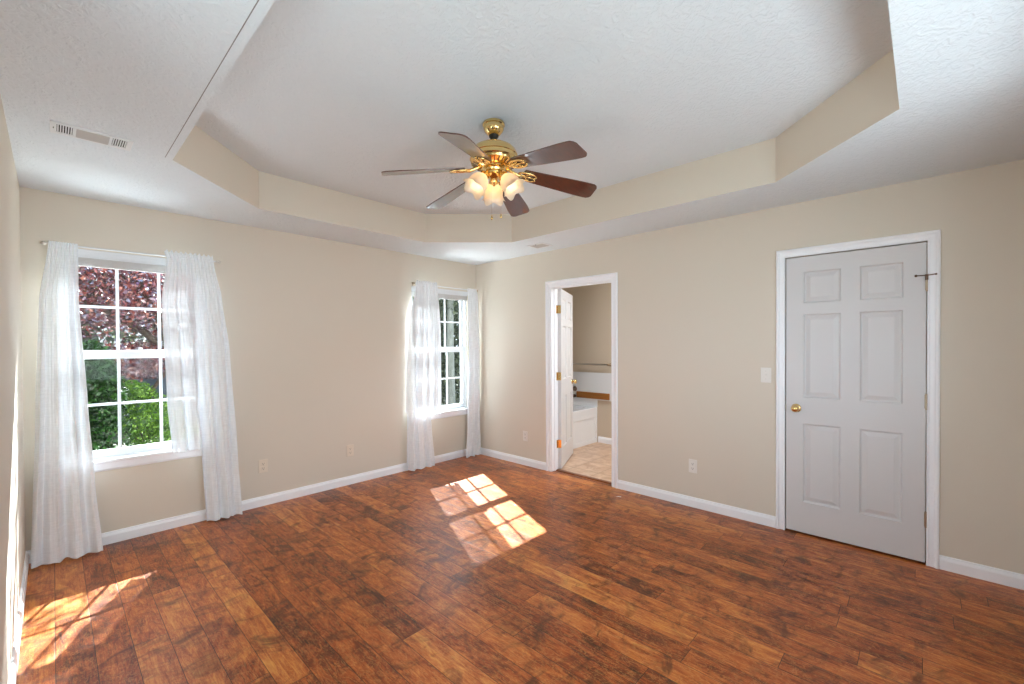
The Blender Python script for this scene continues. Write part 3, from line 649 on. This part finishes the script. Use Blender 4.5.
for k in range(6):
    a = math.radians(-92.4 + 60 * k); dr = Vector((math.cos(a), math.sin(a), 0)); dt = Vector((-math.sin(a), math.cos(a), 0))   # dt: counter-clockwise side
    droop = math.atan2(.066, .46); ur = (dr * math.cos(droop) + Vector((0, 0, -math.sin(droop)))); nrm = Vector((dr.x * math.sin(droop), dr.y * math.sin(droop), math.cos(droop)))
    tw_ = dt * math.cos(PITCHB) - nrm * math.sin(PITCHB); nb = nrm * math.cos(PITCHB) + dt * math.sin(PITCHB)
    org = Vector((FX, FY, 2.4435)) + dr * .185
    P = lambda r, s, t: tuple(org + ur * (r - .185) + tw_ * s + nb * t)
    # outline of the blade
    out = []
    def wid(r): return .050 + .022 * min(1, (r - .185) / .36)
    rs = [.185 + (.60 - .185) * i / 10 for i in range(11)]
    up_ = [(r, wid(r)) for r in rs] + [(.622, .0705), (.638, .060), (.646, .044)]
    lo_ = [(r, -s) for r, s in reversed(up_)]
    root_ = [(.178, -.038), (.175, -.02), (.175, .02), (.178, .038)]
    out = up_ + lo_ + root_; n_ = len(out)
    vs = [P(r, s, .0) for r, s in out] + [P(r, s, .006) for r, s in out]
    bl = MB().add(vs, [tuple(range(n_)), tuple(range(n_, 2 * n_))] + [(i, (i + 1) % n_, n_ + (i + 1) % n_, n_ + i) for i in range(n_)])
    part(bl, 'blade', M['blade'], fan, smooth='auto', loc=org)
    # ornate blade iron: flat filigree plate below the blade root with two loops, and an arm to the hub
    ir = MB()
    hub = Vector((FX, FY, 2.474)) + dr * .075
    arm = [hub, hub + dr * .03 + Vector((0, 0, -.012)), Vector(P(.150, 0, -.007)), Vector(P(.175, 0, -.006))]
    ir.tube(arm, [.011, .009, .010, .009], 10)
    for s in (-1, 1):
        loop = [P(.150 + .055 * (1 - math.cos(t)), s * (.012 + .024 * math.sin(t)), -.005) for t in [PI * q / 12 for q in range(13)]]
        ir.tube(loop, .0062, 8)
        loop2 = [P(.178 + .030 * math.cos(t), s * .019 + .011 * math.sin(t), -.005) for t in [2 * PI * q / 12 for q in range(13)]]
        ir.tube(loop2, .0036, 6)
    ir.tube([P(.17, 0, -.005), P(.262, 0, -.004)], [.007, .004], 8)
    for r_, s_ in ((.215, .028), (.215, -.028), (.25, 0)): ir.sphere(P(r_, s_, -.005), .0075, 10, 6)
    part(ir, 'blade_iron', M['brass'], fan, smooth=True)
for k in range(3):
    a = math.radians(47 + 120 * k); dr = Vector((math.cos(a), math.sin(a), 0)); tilt = math.radians(38)
    ax = (dr * math.sin(tilt) + Vector((0, 0, -math.cos(tilt)))).normalized()
    c0 = Vector((FX, FY, 2.432)) + dr * .052
    part(MB().tube([Vector((FX, FY, 2.432)) + dr * .03, c0 + Vector((0, 0, .004)), c0 + ax * .012], [.009, .010, .012], 10), 'lamp_arm', M['brass'], fan, smooth='auto')
    mx = Matrix.Translation(c0) @ ax.to_track_quat('Z', 'X').to_matrix().to_4x4()
    part(MB().lathe([(.012, .004), (.024, .010), (.028, .016), (.028, .032), (.024, .034)], mx, 24), 'fitter', M['brass'], fan, smooth='auto')
    prof = [(.023, .024), (.030, .036), (.043, .050), (.053, .068), (.057, .088), (.057, .106), (.060, .120), (.066, .131), (.071, .137)]
    def rf(an, t): return 1 + .13 * max(0, t - .45) / .55 * abs(math.sin(2.5 * an)) ** .8 - .04 * max(0, t - .3) * math.cos(5 * an)
    sd = MB(); seg = 50; base = len(prof)
    vs = []
    for i, (r_, h_) in enumerate(prof):
        t = i / (base - 1)
        for q in range(seg):
            an = 2 * PI * q / seg; rr_ = r_ * (1 + .09 * t ** 3 * math.cos(5 * an)); hh = h_ + .010 * t ** 4 * math.cos(5 * an)
            vs.append(mx @ Vector((rr_ * math.cos(an), rr_ * math.sin(an), hh)))
    sd.add(vs, [(i * seg + q, i * seg + (q + 1) % seg, (i + 1) * seg + (q + 1) % seg, (i + 1) * seg + q) for i in range(base - 1) for q in range(seg)])
    so_ = part(sd, 'tulip_shade', M['tulip'], fan, smooth=True)
    so_.modifiers.new('thick', 'SOLIDIFY').thickness = .0025
    part(MB().lathe([(.008, .028), (.010, .040), (.020, .056), (.024, .068), (.021, .080), (.012, .089), (.001, .092)], mx, 20), 'bulb', M['bulb'], so_, smooth=True)
for (dx, dy, zb) in ((-.012, .008, 2.170), (.030, -.028, 2.180)):
    x_, y_ = FX + dx * 1., FY + dy
    ch = MB().tube([(x_, y_, 2.40), (x_, y_, zb + .02)], .0006, 5)
    co = part(ch, 'pull_chain', M['old_brass'], fan)
    part(MB().lathe([(.001, zb + .022), (.003, zb + .018), (.0065, zb + .008), (.0065, zb), (.003, zb - .006), (.001, zb - .007)], Matrix.Translation((x_, y_, 0)), 12), 'chain_pendant', M['brass'], co, smooth=True)

fan.location.z -= .014
# scrap of paper on the floor by the doorway
import struct as _s
pp = MB().add([(-.235, -2.165, .0015), (-.21, -2.18, .003), (-.195, -2.205, .0015), (-.215, -2.21, .002), (-.23, -2.19, .005), (-.235, -2.165, .0022), (-.21, -2.18, .0037), (-.195, -2.205, .0022), (-.215, -2.21, .0027), (-.23, -2.19, .0057)],
              [(0, 1, 4), (1, 2, 3, 4), (5, 9, 6), (6, 9, 8, 7), (0, 1, 6, 5), (1, 2, 7, 6), (2, 3, 8, 7), (3, 4, 9, 8), (4, 0, 5, 9)])
tag(pp.build('paper_scrap', M['paper']), 'tiny white scrap lying on the wood floor near the bathroom doorway', 'scrap')

# ------------------------------------------------------------------ outdoors
GZ = -.55
M['reflector'] = simple_noise('pale_reflector', 0xDCDAD4, 0xE8E6E0, 3)
tag(MB().box((-7, .15, GZ - .02), (4, 3.2, GZ + .01)).build('reflector', M['reflector']), 'pale unseen slab added outside the windows to bounce light in', 'reflector', kind='structure')  # unseen pale slab added to bounce sunlight up to the ceiling
tag(MB().box((-14, -12, GZ - .1), (16, 26, GZ)).build('ground', M['ground']), 'dark mulch and grass outside the windows', 'ground', kind='structure')
def leaves(mb, c, r, n_, size, rd, shell=.0, flat=.6):
    vs, fs = mb.v, mb.f
    for _ in range(n_):
        while True:
            p = Vector((rd.uniform(-1, 1), rd.uniform(-1, 1), rd.uniform(-1, 1)))
            if shell <= p.length <= 1: break
        q = Vector((c[0] + p.x * r[0], c[1] + p.y * r[1], c[2] + p.z * r[2]))
        n1 = Vector((rd.gauss(0, 1), rd.gauss(0, 1), rd.gauss(0, 1) + flat)).normalized(); a = n1.orthogonal().normalized()
        a = (Matrix.Rotation(rd.uniform(0, 6.28), 3, n1) @ a); b_ = n1.cross(a); s = size * rd.uniform(.6, 1.25)
        k = len(vs); vs += [tuple(q - a * s * .5), tuple(q + b_ * s * .27 + n1 * s * .06), tuple(q + a * s * .5), tuple(q - b_ * s * .27 + n1 * s * .06)]
        fs += [(k, k + 1, k + 2), (k, k + 2, k + 3)]
def plant(name, label, cat, base, clumps, m, size, seed, limbs, bark='bark', foliage='foliage'):
    rd = random.Random(seed); root = thing(name, label, cat, base)
    mb = MB()
    for c, r, n_ in clumps: leaves(mb, c, r, n_, size, rd)
    part(mb, foliage, m, root)
    tr = MB()
    for pts, rr_ in limbs: tr.tube(pts, rr_, 10)
    part(tr, 'trunk' if len(limbs) < 40 else 'stem', M[bark], root, smooth='auto')
    return root
B = Vector
plant('plum_tree', 'purple-red leaved tree filling the upper half of the window', 'tree', (-3.05, 3.9, GZ),
      [((-2.9, 3.5, 3.1), (1.8, 1.4, 1.5), 13000), ((-3.6, 3.3, 2.3), (1.0, .9, .75), 5500), ((-2.5, 3.9, 2.0), (.9, .8, .55), 3600), ((-2.95, 3.6, 1.22), (.6, .5, .27), 2000), ((-3.1, 5.3, 2.6), (1.9, .7, 1.9), 5000)], M['plum'], .062, 2,
      [([(-2.3, 3.9, GZ), (-2.42, 3.8, .6), (-2.55, 3.7, 1.3), (-2.95, 3.6, 2.2), (-3.2, 3.5, 3.3)], [.10, .08, .07, .06, .03]),
       ([(-2.5, 3.75, 1.1), (-2.9, 3.6, 1.6), (-3.5, 3.4, 2.0), (-4.0, 3.2, 2.3)], [.05, .045, .035, .02]),
       ([(-2.55, 3.7, 1.3), (-2.2, 3.6, 2.2), (-1.8, 3.4, 3.4)], [.06, .05, .02]), ([(-3.3, 3.5, 2.5), (-3.0, 3.4, 2.2), (-2.5, 3.3, 2.35)], [.03, .02, .01]), ([(-2.5, 3.8, .5), (-2.92, 3.35, .72), (-2.70, 3.3, 1.12), (-2.3, 3.3, 1.7)], [.03, .028, .025, .018]), ([(-3.7, 3.2, 1.75), (-3.5, 3.2, 1.95), (-3.2, 3.2, 2.3)], [.05, .045, .03])])
def sh(x, y, h, n_=5, sp_=.3):
    rd = random.Random(int(x * 100 + y * 10)); return [([(x, y, GZ), (x + rd.uniform(-sp_, sp_) * .4, y, GZ + h * .5), (x + rd.uniform(-sp_, sp_), y + rd.uniform(-.1, .1), GZ + h)], [.014, .010, .005]) for _ in range(n_)]
plant('green_shrub', 'dark green leafy shrub filling the lower part of the window beside the long curtain', 'shrub', (-3.65, 2.3, GZ),
      [((-3.72, 2.3, .35), (.55, .45, .9), 6500), ((-3.48, 2.35, .85), (.27, .35, .45), 3200), ((-3.52, 2.35, 1.22), (.24, .3, .26), 1700)], M['green'], .06, 5, sh(-3.7, 2.3, 1.9))
plant('lime_shrub', 'bright lime green feathery shrub low behind the lower window panes', 'shrub', (-2.95, 3.0, GZ),
      [((-2.98, 2.9, .55), (.42, .36, .26), 3600), ((-2.78, 2.95, .22), (.40, .36, .22), 2400), ((-3.2, 2.95, .82), (.34, .3, .18), 1600)], M['lime'], .042, 9, sh(-3.0, 2.95, 1.0, 7))
plant('green_shrub.001', 'low green shrub at the foot of the red-leaved tree', 'shrub', (-2.9, 2.2, GZ),
      [((-2.9, 2.2, -.28), (.4, .4, .28), 1300)], M['green'], .07, 15, sh(-2.9, 2.2, .5))
hs = thing('neighbour_house', 'blue-grey house with lap siding behind the red-leaved tree', 'house', (-2.5, 11.5, GZ))
part(MB().box((-6.5, 10, GZ), (2.4, 15, 1.3)), 'wall', M['siding'], hs)
part(MB().prism([(9.6, 1.25), (15.4, 1.25), (12.5, 2.6)], -6.8, 2.7, 'x'), 'roof', M['roof'], hs)
wn = part(MB().box((-.6, 9.96, .1), (.3, 10.02, 1.1)), 'window', M['vinyl'], hs)
part(MB().box((-.52, 9.94, .18), (.22, 9.965, 1.02)), 'pane', M['slot'], wn)
plant('evergreen_tree', 'dull green tree with a pale trunk outside the corner window', 'tree', (4.5, 6.4, GZ),
      [((5.4, 7.2, 2.4), (2.4, 1.2, 2.6), 15000), ((4.1, 6.0, 3.1), (1.0, .8, 1.2), 2400), ((4.3, 6.6, .4), (1.4, .8, .8), 2600)], M['olive'], .13, 21,
      [([(4.05, 5.6, GZ), (4.02, 5.6, 1.4), (4.1, 5.65, 3.8)], [.13, .11, .08]), ([(4.1, 5.65, 2.4), (4.7, 6.2, 3.6)], [.06, .03]), ([(4.55, 6.4, GZ), (4.7, 6.5, 3.6)], [.09, .06])], 'pale_bark')

plant('green_tree', 'large dark green tree far behind the red-leaved tree', 'tree', (-3.4, 8.2, GZ),
      [((-3.4, 8.2, 3.2), (3.0, .9, 2.3), 9000)], M['olive'], .19, 31, [([(-3.4, 8.2, GZ), (-3.3, 8.2, 1.6), (-3.4, 8.2, 3.5)], [.16, .13, .08])])
plant('evergreen_tree', 'dense dull green tree farther back beyond the pale trunk', 'tree', (7.2, 10.2, GZ),
      [((7.2, 10.2, 2.6), (3.2, 1.0, 3.6), 11000)], M['olive'], .22, 33, [([(7.2, 10.2, GZ), (7.2, 10.2, 4)], [.2, .12])])
